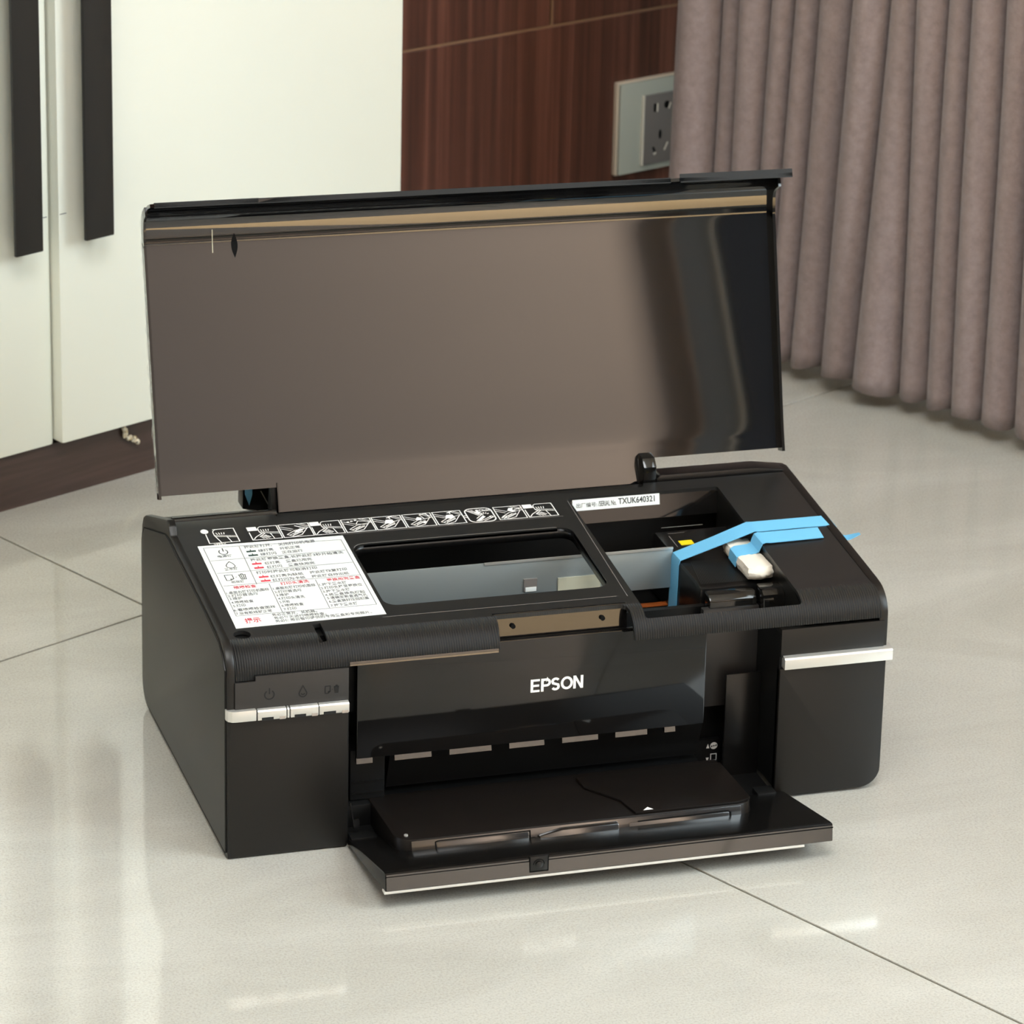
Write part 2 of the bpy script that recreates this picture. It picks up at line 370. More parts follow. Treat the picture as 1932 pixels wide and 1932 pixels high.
# wall socket
so = empty('wall_socket', Wl(.964, 0, .0883), 'five hole wall socket with grey middle in a pale plate, beside the curtain', 'socket')
link('backplate', wbox(.921, 1.007, -.0055, 0, .0883, .1742, bev=.0012), 'sockside', so)
fr = bmesh.new(); add_box(fr, .9225, 1.0055, -.009, -.0055, .0895, .173, f=lambda p: Wl(p.x, p.y, p.z), bev=.001)
link('plate', fr, 'sockframe', so)
md = link('socket_insert', wbox(.9475, .9885, -.0125, -.0088, .0958, .1600, bev=.0011), 'sockmod', so)
link('bright_edge', wbox(.9460, .9482, -.0115, -.0088, .0958, .1600), 'brass', so)
def holes(name, shp, m):
    b = bmesh.new()
    for poly, dd in shp: prism(poly, -dd, -.012, 'y', f=lambda p: Wl(p.x, p.y, p.z), bm=b)
    return link(name, b, m, md, smooth=False)
def slot(cx, cz, w, h, a): 
    c, s = math.cos(math.radians(a)), math.sin(math.radians(a))
    return [(cx+x*c-z*s, cz+x*s+z*c) for x, z in ((-w/2, -h/2), (w/2, -h/2), (w/2, h/2), (-w/2, h/2))]
holes('pin_hole', [(slot(.9585, .1480, .003, .0075, 0), .01272)], 'hole')
holes('pin_hole', [(circ(.9715, .1492, .003, 12, .0036), .01272)], 'hole')
holes('pin_hole', [(circ(.9650, .1225, .0016, 10, .0045), .01272)], 'hole')
holes('pin_hole', [(slot(.9590, .1082, .0022, .0075, 25), .01272)], 'hole')
holes('pin_hole', [(slot(.9715, .1105, .0022, .0080, -28), .01272)], 'hole')
holes('contact', [(slot(.9610, .1478, .0016, .0075, 0), .01276)], 'brass')
holes('contact', [(slot(.9746, .1478, .0016, .0055, -20), .01276)], 'brass')
holes('contact', [(slot(.9596, .1055, .0030, .0020, 25), .01276)], 'brass')
holes('contact', [(slot(.9718, .1105, .0018, .0080, -28), .01276)], 'brass')

# white cabinet with two doors on a dark wooden plinth
tc = Vector((.9058, .4237, 0)); nc = Vector((-.4237, .9058, 0)); ac = Vector((-.0329, .6258, 0))
def Cb(s, d, z): return ac + tc*s + nc*d + Vector((0, 0, z))
def cbox(s0, s1, d0, d1, z0, z1, bm=None, bev=0):
    return add_box(bm or bmesh.new(), s0, s1, d0, d1, z0, z1, f=lambda p: Cb(p.x, p.y, p.z), bev=bev)
cab = empty('cabinet', Cb(.0, .1, 0), 'tall cream white cabinet with two doors on a dark plinth', 'cabinet')
link('carcass', cbox(-.52, .3885, .0165, .165, .043, 2.15), 'cab', cab, smooth=False)
link('plinth', cbox(-.52, .3865, 0, .16, 0, .0442), 'plinth', cab, smooth=False)
def door(s0, s1, h0, h1, zb, hz, dd=0):
    d = link('door', cbox(s0, s1, -.004-dd, .0155, zb, 2.13, bev=.0026), 'cab', cab)
    hb = cbox(h0, h1, -.024-dd, -.0205-dd, hz, 1.05, bev=.0011); add_box(hb, h1-.0075, h1-.001, -.021-dd, -.0042-dd, hz+.0005, 1.049, f=lambda p: Cb(p.x, p.y, p.z))
    h = link('handle', hb, 'handle', d); h['label'] = 'long flat dark bronze handle'
    return d
door(-.52, .0490, .0038, .0289, .0452, .2114)
door(.0502, .3898, .0612, .0876, .0482, .2152, .010)
for k, (s, z, w) in enumerate(((.0445, .2300, .004), (.0545, .2335, .006))):
    link('scuff_mark', cbox(s-w/2, s+w/2, -.0042-.01*k, -.0039-.01*k, z-.0003, z+.0003), 'inkgrey', cab, smooth=False)
sp = [Cb(.1165, -.0028, .0432), Cb(.1188, -.0038, .0390), Cb(.1178, -.0030, .0362), Cb(.1205, -.0042, .0335), Cb(.1232, -.0034, .0338), Cb(.1250, -.0040, .0312), Cb(.1275, -.0030, .0318), Cb(.1290, -.0036, .0285), Cb(.1312, -.0028, .0288)]
sc = tube(catmull(sp, 3), [.0016 + .0011*random.random() for _ in range(25)], 7)
tag(link('foam_scrap', sc, 'scrap', root=Cb(.123, -.003, .028)), 'small crumpled yellowish scrap stuck to the dark plinth under the white cabinet', 'scrap')

# curtain: one cloth folded into lobes
cd = Vector((.5157, -.8568, 0)); cn = Vector((.8568, .5157, 0)); co = Vector((.708, .7265, 0))
#   groove positions along the cloth line at the hem and at half a metre up
GR = [(-.203, -.197), (-.161, -.154), (-.139, -.130), (-.109, -.1005), (-.086, -.076), (-.062, -.050), (-.031, -.0164), (.0055, .0193), (.0508, .0498), (.0783, .0784), (.1074, .1021), (.1382, .1341), (.1681, .1638), (.199, .196), (.232, .231), (.27, .27), (.31, .31), (.345, .345)]
cb = bmesh.new(); ZS = [.0145 + 2.33*(k/26)**1.6 for k in range(27)]; NP = 14; rows = []
for zi, z in enumerate(ZS):
    g = min(1.25, z/.33); row = []
    for i in range(len(GR)-1):
        s0 = GR[i][0] + (GR[i][1]-GR[i][0])*g; s1 = GR[i+1][0] + (GR[i+1][1]-GR[i+1][0])*g
        for k in range(NP + (1 if i == len(GR)-2 else 0)):
            t = k/NP; lob = math.sqrt(max(0, 1-(2*t-1)**2))
            skew = .05*math.sin(math.pi*t)*(s1-s0)*math.sin(i*2.1+1)
            te = .5 - .5*math.cos(math.pi*t); s = s0 + (s1-s0)*(.5*t + .5*te) + skew; lob = math.sqrt(max(0, 1-(2*(.5*t+.5*te)-1)**2))
            dep = (.004 + .62*(s1-s0))*lob*(1 + .07*math.sin(3.1*i + 5*z)) + .0015*math.sin(9*z + 2*i)
            zz = z + (.0016*math.sin(i*1.7 + 6*t) if zi == 0 else 0)
            row.append(cb.verts.new(co + cd*(s + .0012*math.sin(7*z+i)) - cn*dep + Vector((0, 0, zz))))
    rows.append(row)
for a, b in zip(rows, rows[1:]):
    for k in range(len(a)-1): cb.faces.new((a[k], a[k+1], b[k+1], b[k]))
cu = empty('curtain', co, 'pleated mauve grey curtain hanging to just above the floor', 'curtain')
ct = link('cloth', cb, 'curtain', cu)
so_ = ct.modifiers.new('s', 'SOLIDIFY'); so_.thickness = .0018
link('curtain_rail', tube([co + cd*-.22 + Vector((0, 0, 2.36)), co + cd*.37 + Vector((0, 0, 2.36))], .014, 10), 'silver', cu)

wf = gbox(U1+.02, U1+.07, -2.9, -1.15, .62, .68); gbox(U1+.02, U1+.07, -2.9, -1.15, 2.39, 2.45, wf)
gbox(U1+.02, U1+.07, -2.9, -2.85, .62, 2.45, wf); gbox(U1+.02, U1+.07, -1.20, -1.15, .62, 2.45, wf)
win1 = struct('window_1', wf, 'ceil', root=G(U1, -2.3, .62), label='open window in the right wall nearer to the viewer')

link('added_blind', gbox(U1+.015, U1+.019, -2.9, -1.15, 1.60, 2.45), 'ceil', win1, smooth=False)  # unseen blind added to cut down the sun patch
# ------------------------------------------------------------------ the printer
PR = empty('printer', (.225, .12, 0), 'black inkjet printer with mirror-like lid raised and tray door open, on the floor', 'printer')
def part(name, bm, m, parent=None, **k): return link(name, bm, m, parent or PR, fin=shear, **k)
# left side wall: outline in (y, z)
prof = [(0, .0005), (0, .126)] + [(.020-.020*math.cos(math.radians(a)), .1285+.0195*math.sin(math.radians(a))) for a in range(10, 85, 10)] \
     + [(.022, .1480), (.058, .1515), (.100, .1545), (.142, .1570), (.166, .1590), (.170, .1650), (.176, .1672), (.208, .1565), (.243, .1445), (.251, .1400), (.2555, .1330), (.2575, .1240)] \
     + [(.2585-.020*(1-math.cos(math.radians(a))), .022-.0215*math.sin(math.radians(a))) for a in range(0, 91, 15)]
sl = part('side_panel', prism(prof, .0005, .0060, 'x', bev=.0012), 'body')
ins = [(.0025, .004), (.0025, .1320), (.0095, .1395), (.0205, .1448), (.058, .1490), (.100, .1520), (.142, .1545), (.167, .1570), (.178, .1562), (.2440, .1350), (.2510, .1270), (.2535, .1200)] + [(.2545-.016*(1-math.cos(math.radians(a))), .020-.016*math.sin(math.radians(a))) for a in range(0, 91, 18)]
part('side_inlay', prism(ins, -.0004, .0010, 'x', bev=.0005), 'body', sl)
part('side_seam', strokes([ins + [ins[0]]], .0008, lambda a, b: Vector((-.00048, a, b))), 'hole', sl, smooth=False)
srp = [(.001, .012), (.001, .1245)] + [(.0215-.0205*math.cos(math.radians(a)), .1275+.0190*math.sin(math.radians(a))) for a in range(10, 85, 10)] \
    + [(.024, .1470), (.058, .1497), (.100, .1527), (.142, .1556), (.190, .1592), (.2035, .1600), (.2460, .1440), (.2575, .1240), (.2575, .020), (.245, .006), (.010, .006)]
part('side_panel', prism(srp, .4425, .4490, 'x', bev=.0014), 'body')
# inner body
part('chassis', box(.006, .4425, .062, .252, .004, .088), 'dark')
part('rear_body', box(.006, .4425, .186, .2545, .086, .139, bev=.006), 'body')
part('left_block', box(.006, .081, .002, .063, .003, .127), 'dark')
part('right_block', box(.3738, .4425, .002, .063, .008, .122), 'dark')
part('inner_wall', box(.394, .4425, .020, .186, .086, .140), 'dark')
part('inner_wall', box(.006, .090, .022, .186, .086, .142), 'dark')

# front panels
part('front_panel', box(.0025, .0800, -.0002, .004, .001, .0985, bev=.0009), 'body')
cp = part('control_panel', prism([(.0055, .1030), (.0800, .1030), (.0800, .1280), (.0188, .1280), (.0188, .1243), (.0055, .1243)], -.0010, .0040, 'y', bev=.0005), 'grey')
cpz = lambda a, b: Vector((a, -.0012, b))
rp = part('front_panel', prism(rrect(.3738, .4485, .002, .0968, (.001, .014, .001, .001)), -.0002, .006, 'y', bev=.0009), 'body')
part('front_panel', box(.3740, .4465, .0003, .005, .1050, .1255, bev=.0007), 'body')
def fz(y): return lambda a, b: Vector((a, y, b))
ic = strokes([arc(.0279, .1145, .0031, 125, 415, 18), [(.0279, .1150), (.0279, .1192)]], .0008, cpz)
part('power_symbol', ic, 'icon', cp, smooth=False)
drop = [(.0498, .1186), (.0484, .1160), (.0474, .1140)] + arc(.0498, .1134, .0025, 170, 370, 10) + [(.0512, .1160), (.0498, .1186)]
ic = strokes([drop, arc(.0498, .1136, .0011, 190, 350, 6)], .0008, cpz); part('ink_symbol', ic, 'icon', cp, smooth=False)
def paper_trash(ox, oz, k, w, f, bm=None):
    q = lambda L: [(ox+k*x, oz+k*z) for x, z in L]
    return strokes([q([(-5, 3), (-1, 3), (-1, -1.5), (-2.6, -3), (-5, -3), (-5, 3)]), q([(-1, -1.5), (-2.6, -1.5), (-2.6, -3)]), q([(.2, 0), (.9, 0)]),
                    q([(2, 2.2), (6, 2.2)]), q([(2.4, 2.2), (2.8, -3), (5.2, -3), (5.6, 2.2)]), q([(3.4, 1.8), (3.6, -2.6)]), q([(4.6, 1.8), (4.4, -2.6)]), q([(3.4, 2.4), (3.6, 3.2), (4.4, 3.2), (4.6, 2.4)])], w, f, bm)
part('paper_symbol', paper_trash(.0686, .1142, .00082, .0006, cpz), 'icon', cp, smooth=False)

# silver strip with the three keys
def key(name, x0, x1, lab, notch=True, y1=.0045, z0=.0985, z1=.1065):
    yy = -.0042
    poly = [(yy, z0), (yy, z1-.0022), (yy+.0010, z1-.0012), (y1, z1), (y1, z0)]
    k = part(name, prism(poly, x0, x1, 'x', bev=.00035), 'silver'); k['label'] = lab
    if notch:
        w = x1-x0
        part('light_window', box(x0+w*.14, x0+w*.55, yy-.0002, yy+.002, z0-.0003, z0+.0018), 'icon', k, smooth=False)
        part('light_window', box(x0+w*.76, x1-.0006, yy-.0002, yy+.002, z0-.0003, z0+.0016), 'clear', k, smooth=False)
    return k
ep = [(-.0003, .004), (-.0003, .0005), (.0008, -.0022), (.0030, -.0038), (.0060, -.0042), (.0188, -.0042), (.0188, .004)]
e = part('strip_end', prism(ep, .0985, .1060, 'z', bev=.0005), 'silver'); e['label'] = 'silver strip end wrapping round the left corner'
key('button', .0196, .0384, 'silver key under the power symbol'); key('strip_divider', .0390, .0404, 'narrow silver divider', False)
key('button', .0411, .0594, 'silver key under the drop symbol'); key('button', .0600, .0797, 'silver key under the paper symbol')
k = key('trim_strip', .3755, .4515, 'silver strip on the right front block', False, z0=.0978, z1=.1072)

# top cover, bent over the rounded nose
RN = .020
def prof_top(s):
    if s >= .02: return s, .146 + .075*(s-.02), (0, 1)
    L = .02 - s; th = L/RN
    if th <= math.pi/2: return .02 - RN*math.sin(th), .126 + RN*math.cos(th), (-math.sin(th), math.cos(th))
    return 0., .126 - (L - RN*math.pi/2), (-1, 0)
def top(x, s, h=0):
    y, z, n = prof_top(s); return Vector((x, y + n[0]*h, z + n[1]*h))
outer = [(.0062, .191), (.0062, -.0123), (.0183, -.0123), (.0183, -.0089), (.1805, -.0089), (.1832, .0195), (.2680, .0195), (.2708, .0170), (.2722, .0120), (.2724, -.0095), (.4440, -.0095), (.4440, .1925), (.34, .1925), (.338, .187), (.0794, .187), (.0775, .191)]
win = rrect(.1168, .2697, .0463, .1365, .009)
car = rrect(.2813, .3893, .0046, .1785, .002, 3)
hole1 = circ(.0162, .0247, .0056, 18)
slot1 = [(.0632, .0085), (.0686, .0095), (.0690, .0308), (.0637, .0295)]
cuts = [.02 - RN*math.radians(a) for a in range(0, 91, 6)]
cov = part('top_cover', sheet(outer, [win, car, hole1, slot1], cuts, top, .0028), 'cover')
on = lambda h: (lambda a, b: top(a, b, h))
def wallring(loop, d, m, name, only=None):
    bm = bmesh.new(); n = len(loop)
    for i in range(n):
        a, b = loop[i], loop[(i+1) % n]
        if only and not only(a, b): continue
        q = [top(*a, -.0010), top(*b, -.0010), top(*b, -.0010)-Vector((0, 0, d)), top(*a, -.0010)-Vector((0, 0, d))]
        bm.faces.new([bm.verts.new(p) for p in q])
    bmesh.ops.remove_doubles(bm, verts=bm.verts, dist=1e-6)
    o = part(name, bm, m, cov); s = o.modifiers.new('s', 'SOLIDIFY'); s.thickness = .0012; s.offset = 1; return o
wallring(win, .007, 'semi', 'window_rim')
part('opening_wall', prism([(.1788, .1565), (.1745, .1395), (.1775, .1395), (.1815, .1565)], .2815, .3893, 'x'), 'panel', cov)
part('opening_wall', prism([(.007, .1375), (.026, .1445), (.178, .1562), (.178, .118), (.010, .118)], .3895, .3920, 'x'), 'body', cov)
part('hole_cup', prism(circ(.0162, .0247, .0060, 16), .130, .1432, 'z'), 'dark', cov)
part('slot_hook', box(.0640, .0656, .010, .024, .128, .1432), 'semi', cov)
part('cover_lip', sheet([(.0810, -.0088), (.1800, -.0088), (.1800, -.0062), (.0810, -.0062)], [], [-.0075], lambda x, s, d: top(x, s, .0003+d), .0010), 'bronze', cov)
# seams and thin ridges
part('seam_line', strokes([[(.1105, .0312), (.2692, .0312)]], .0006, on(.0002)), 'sockmod', cov, smooth=False)
part('seam_line', strokes([[(.1135, .1527), (.2700, .1527)]], .0006, on(.0002)), 'sockmod', cov, smooth=False)
part('bright_edge', strokes([win[6:] + win[:1] if False else [(.1180, .1310)] + arc(.1258, .1275, .009, 150, 90, 6) + [(.2600, .1366)]], .0007, on(.0003)), 'sockmod', cov, smooth=False)
part('edge_line', strokes([[(.2797, .1745), (.2762, .0300)]], .0005, on(.0002)), 'sockmod', cov, smooth=False)
# recessed plate with two screw holes at the lid's finger grip
pl = part('recess_plate', prism([(.0203, .1462), (.0178, .1300), (.0205, .1300), (.0228, .1462)], .1812, .2724, 'x'), 'panel', cov)
for x in (.1945, .2554):
    part('screw_hole', prism(circ(x, .1382, .0016, 14), .0170, .0196, 'y'), 'hole', pl, smooth=False)
part('recess_cheek', prism([(.0015, .1300), (.0060, .1385), (.0130, .1445), (.0200, .1462), (.0215, .1300)], .1800, .1815, 'x'), 'silver' if False else 'semi', cov)

# sticker with instructions
def poly_sheet(loop, h, th): return sheet(loop, [], [], lambda x, s, d: top(x, s, h+d), th)
lab = part('instruction_sticker', poly_sheet([(.0161, .1522), (.0143, .0332), (.1141, .0350), (.1150, .1508)], .0003, .0002), 'paper', smooth=False)
TX = [ ('按此键打开,',46.0,143.2,64.6,143.5,5,0),('关闭打印机电源',69.3,143.0,94.4,144.0,5,0),('绿灯亮',54.1,136.4,64.4,137.0,4.6,0),('开机正常',68.8,137.1,82.6,137.5,4.6,0),('绿灯闪',54.3,131.0,65.0,131.3,4.6,0),('正在运行',68.9,131.3,83.1,131.8,4.6,0),('按此键更换墨盒,长按此键3秒开始清洗',45.8,124.0,108.9,124.0,5,0),('红灯亮',53.9,117.6,64.2,118.0,4.6,0),('墨盒已用完',68.5,118.1,86.0,118.4,4.6,0),('红灯闪',54.0,111.9,64.2,112.3,4.6,0),('墨盒快用完',68.6,112.3,86.5,112.6,4.6,0),('打印时按此键可取消打印',45.2,105.1,86.2,105.4,5,0),('红灯亮为缺纸',53.1,98.4,75.3,98.8,4.6,0),('按此键恢复打印',79.8,99.2,105.1,100.0,4.6,0),('红灯闪为卡纸',53.2,92.9,75.4,93.3,4.6,0),('按此键自动出纸',79.6,93.4,104.9,93.9,4.6,0),('电源键',25.8,133.1,35.5,133.2,4,0),('墨水键',26.0,114.0,35.0,114.2,4,0),('纸张键',26.1,95.3,35.0,95.3,4,0),('喷嘴检查',26.0,86.8,40.8,86.9,5,1),('打印头清洗',57.0,86.8,76.3,87.3,5,1),('更换用完墨盒',88.1,86.4,110.6,86.7,5,1),('1.桌面右键打印机图标',19.3,80.2,47.9,81.0,4.6,0),('2.打印首选项',19.2,76.1,39.7,76.3,4.6,0),('3.维护',19.5,71.9,27.9,72.0,4.6,0),('4.喷嘴检查',19.4,66.6,34.1,66.7,4.6,0),('5.打印',19.5,61.7,27.7,61.8,4.6,0),('6.看喷嘴检查图样',18.5,55.8,46.2,56.2,4.6,0),('7.没有断线就正常',18.8,50.8,42.6,51.0,4.6,0),('1.桌面右键打印机图标',50.6,80.9,79.1,81.4,4.6,0),('2.打印首选项',50.4,76.0,68.7,76.0,4.6,0),('3.维护',50.4,71.4,58.8,71.5,4.6,0),('4.打印头清洗',50.4,66.5,68.2,66.6,4.6,0),('5.开始',50.3,61.6,57.0,61.7,4.6,0),('6.喷嘴检查',50.3,56.5,65.0,56.5,4.6,0),('7.打印',50.5,51.3,59.0,51.5,4.6,0),('1.按下墨水键',81.6,80.9,100.2,81.1,4.6,0),('2.打印头移至更换位',81.4,75.9,109.3,76.5,4.6,0),('3.按下墨水键',81.4,70.9,100.0,71.2,4.6,0),('4.将墨盒换色拔起',81.6,65.9,108.5,66.2,4.6,0),('5.请确定新盒透气孔',81.9,61.4,109.0,61.6,4.6,0),('6.墨盒装好压回扣盖',81.9,56.4,108.8,57.1,4.6,0),('7.按下墨水键',81.6,50.7,99.7,51.0,4.6,0),('提示',22.2,38.5,32.6,38.9,8,1),('务必正常开、关机器。',41.1,45.0,71.0,45.4,4.6,0),('务必每天进行喷嘴检查。',41.3,40.5,76.1,40.8,4.6,0),('务必使用云智印提供的专用墨盒和专用照片。',41.2,36.1,105.4,37.2,4.6,0) ]
LN = [[(19.3,148.8),(112.2,144.6),(111.4,49.0),(18.3,49.7),(19.3,148.8)],[(43.1,147.0),(41.8,91.1)],[(19.7,129.5),(111.1,129.0)],[(19.7,110.9),(111.3,110.7)],[(19.8,92.5),(112.2,91.9)],[(49.8,90.6),(48.8,49.6)],[(81.0,90.6),(80.2,49.8)]]
mm = lambda h: (lambda a, b: top(a*.001, b*.001, h))
bk, rd, rd2 = bmesh.new(), bmesh.new(), bmesh.new()
for s, x0, y0, x1, y1, h, c in TX: put_text((rd2 if h > 7 else rd) if c else bk, s, x0, y0, x1, y1, h*.86, mm(.00042), .012 if h < 7 else .02)
part('printed_text', bk, 'inkgrey', lab, smooth=False)['label'] = 'grey printed Chinese instructions'
part('printed_heading', rd, 'inkred', lab, smooth=False)['label'] = 'red printed Chinese headings'
part('printed_notice', rd2, 'inkred', lab, smooth=False)['label'] = 'red printed Chinese notice word'
ln = strokes(LN, .42, mm(.00040)); part('printed_lines', ln, 'inkgrey', lab, smooth=False)
sy = strokes([arc(31.0, 140.9, 2.9, 130, 410, 18, 3.6), [(31.2, 141.5), (31.4, 146.5)]], .62, mm(.00042))
strokes([[(31.4, 126.2), (29.4, 123.6), (28.2, 121.0)] + arc(31.1, 119.8, 2.9, 170, 370, 10, 2.6) + [(33.2, 123.6), (31.4, 126.2)]], .5, mm(.00042), sy)
paper_trash(30.2, 103.6, 1.28, .5, mm(.00042), sy)
part('printed_symbols', sy, 'ink', lab, smooth=False)
gb, rb = bmesh.new(), bmesh.new()
for (a, b, c) in ((46.1, 137.4, 0), (46.1, 131.5, 0), (45.5, 118.9, 1), (45.6, 112.9, 1), (45.5, 99.5, 1), (45.5, 93.8, 1)):
    t = rb if c else gb
    fillp([(a, b), (a+6.4, b), (a+6.4, b+2.2), (a, b+2.2)], mm(.00042), t); fillp([(a+2.7, b+2.2), (a+3.5, b+2.2), (a+3.3, b+4.0), (a+2.9, b+4.0)], mm(.00042), t)
part('printed_bars', gb, 'inkgreen', lab, smooth=False); part('printed_bars', rb, 'inkred', lab, smooth=False)

# pictograms along the rear of the cover
def frame_map(x0, x1, y0=.1545, y1=.1735):
    k = [0]
    def f(a, b): k[0] += 1; return top(x0 + (x1-x0)*a, y0 + (y1-y0)*b, .0003 + k[0]*8e-7)     # strokes lie one over another like print layers
    return f
def picto(kind, x0, x1, y0=.1545, y1=.1735):
    f = frame_map(x0, x1, y0, y1); b = bmesh.new(); w = .036
    box_ = [(0, 0), (1, 0), (1, 1), (0, 1), (0, 0)]
    if kind == 'bubble':
        strokes([rrect(0, 1, -.04, 1.04, .26) + [rrect(0, 1, -.04, 1.04, .26)[0]]], .05, f, b)
        for i in range(3): strokes([[(.08+.09*i, .92), (.44+.09*i, .48)]], .04, f, b)
        fillp([(.42, .92), (.52, .92), (.52, .76), (.60, .76), (.47, .56), (.34, .76), (.42, .76)], f, b)
        fillp([(.22, .05), (.36, .02), (.66, .34), (.58, .44)], f, b); strokes([[(.30, .25), (.56, .52)], [(.40, .04), (.9, .36)], [(.52, .02), (.96, .28)], arc(.86, .30, .06, 0, 360, 8)], .035, f, b)
        for a in (40, 65, 90, 115): strokes([arc(.68, .42, .0, 0, 1, 1)[:1] + [(.68+.26*math.cos(math.radians(a)), .42+.26*math.sin(math.radians(a)))]] if False else [[(.66+.14*math.cos(math.radians(a)), .44+.14*math.sin(math.radians(a))), (.66+.24*math.cos(math.radians(a)), .44+.24*math.sin(math.radians(a)))]], .045, f, b)
        put_text(b, 'Click!', .54, .76, .95, .76, .16, f, .03)
    elif kind == 'first':
        strokes([[(.02, .7), (0, 0), (1, 0), (1, 1), (.30, 1)]], w, f, b)
        fillp([(.02+.13*math.cos(t*.5236), .90+.17*math.sin(t*.5236)) for t in range(12)], f, b)
        strokes([arc(.46, .78, .18, 90, 180, 6, .22) + [(.28, .55), (.40, 0)], [(.30, .56), (1, .42)], [(.30, .48), (1, .34)], [(.66, .44), (.74, 0)]], .03, f, b)
        for i in range(4): strokes([[(.40+.07*i, .60), (.36+.09*i, .74)]], .028, f, b)
        put_text(b, '>PPE<', .12, -.16, .52, -.16, .12, f, .02)
    elif kind == 'hand':
        strokes([[(0, .62), (0, 0), (1, 0), (1, 1), (.42, 1)]], w, f, b)
        fillp([(-.02, .72), (.32, .72), (.30, 1.02), (-.02, 1.02)], f, b)
        strokes([arc(.48, .82, .14, 90, 180, 6, .18) + [(.34, .60), (.40, .44)], [(.36, .60), (1, .48)], [(.36, .52), (1, .38)], [(.68, .44), (.74, 0)]], .03, f, b)
        for i in range(4): strokes([[(.44+.07*i, .62), (.41+.09*i, .78)]], .028, f, b)
        strokes([[(.04, .04), (.16, .24), (.46, .52), (.50, .46), (.28, .22)], [(.30, .24), (.40, .08)], [(.36, .28), (.50, .06)], [(.42, .32), (.58, .08)], [(.48, .34), (.64, .14)]], .036, f, b)
    else:
        strokes([box_], w, f, b)
        k = {'ink1': 0, 'ink2': 1, 'ink3': 2, 'ink4': 3, 'ink5': 4}[kind]
        strokes([[(.02, .86), (.42, .60)], [(.02, .70), (.34, .50)], [(.62, .98), (1, .60)], [(.74, .98), (1, .74)]], .028, f, b)
        strokes([[(.14, .22), (.46, .50), (.90, .62), (.62, .14), (.34, .02), (.14, .22)], [(.22, .16), (.56, .42)], [(.30, .10), (.70, .38)]], .032, f, b)
        for i in range(6): strokes([[(.34+.06*i, .14+.035*i), (.40+.06*i, .30+.035*i)]], .022, f, b)
        if k == 0: fillp([(.40, .40), (.66, .62), (.78, .54), (.52, .32)], f, b); strokes([[(.52, .86), (.86, .58)]], .05, f, b)
        if k == 1: [fillp([(.16+.14*i, .74+.05*i), (.26+.14*i, .76+.05*i), (.24+.14*i, .84+.05*i), (.16+.14*i, .82+.05*i)], f, b) for i in range(3)]; strokes([[(.56, .82), (.96, .72), (.82, .50), (.44, .58), (.56, .82)]], .03, f, b)
        if k == 2: fillp([(.34, .46), (.44, .72), (.66, .72), (.70, .50), (.56, .40)], f, b); strokes([[(.60, .96), (.60, .78)], [(.5, .86), (.72, .98)]], .05, f, b)
        if k == 3: fillp([(.36, .52), (.48, .74), (.62, .66), (.56, .46)], f, b); strokes([[(.60, .90), (.84, .96), (.92, .62), (.70, .56), (.60, .90)]], .032, f, b); fillp([(.56, .26), (.66, .40), (.74, .34), (.62, .20)], f, b)
        if k == 4: fillp([(.44, .66), (.54, .86), (.70, .86), (.64, .70), (.76, .60), (.60, .54)], f, b); strokes([[(.70, .70), (.98, .80)], [(.08, .10), (.22, .26), (.40, .24)], [(.14, .04), (.30, .18)]], .045, f, b)
    return part('pictogram', b, 'white', cov, smooth=False)
picto('first', .0250, .0455, .1548, .1748)
for kd, a, b in (('hand', .0545, .0747), ('ink1', .0760, .0965), ('hand', .0976, .1178), ('ink2', .1192, .1392), ('ink3', .1404, .1605), ('ink4', .1619, .1815), ('ink3', .1830, .2025), ('bubble', .2052, .2238), ('ink5', .2260, .2452), ('hand', .2468, .2672)):
    picto(kd, a, b)
part('pictogram_link', strokes([[(.2025, .1645), (.2052, .1645)], [(.2025, .1625), (.2052, .1615)]], .0007, on(.00035)), 'white', cov, smooth=False)

# rear ridges seen under the raised lid
part('rear_ridge', tube([(.0085, .196, .1570), (.0800, .196, .1572)], .0032, 12), 'gloss')
part('rear_ridge', prism([(.3505, .1520), (.3505, .1605), (.3535, .1628), (.4240, .1628), (.4485, .1592), (.4485, .1520)], .1950, .2090, 'y', bev=.0012), 'semi')
part('rear_ledge', box(.0062, .444, .187, .1985, .1490, .1560), 'semi')
g = part('rear_paper_guide', prism([(.0655, .1475), (.0660, .175), (.0940, .175), (.0940, .1420), (.0868, .1425)], .232, .246, 'y', bev=.0008), 'semi')
part('guide_highlight', strokes([[(.0678, .1474), (.0868, .1428), (.0782, .1600)]], .0007, fz(.2316)), 'silver', g, smooth=False)  # silver line drawn as the highlight on the guide's edges
part('tape_tip', prism([(.0671, .1585), (.0701, .1500), (.0722, .1580), (.0722, .165), (.0671, .165)], .2312, .2318, 'y'), 'tape', g)['label'] = 'tip of blue tape'

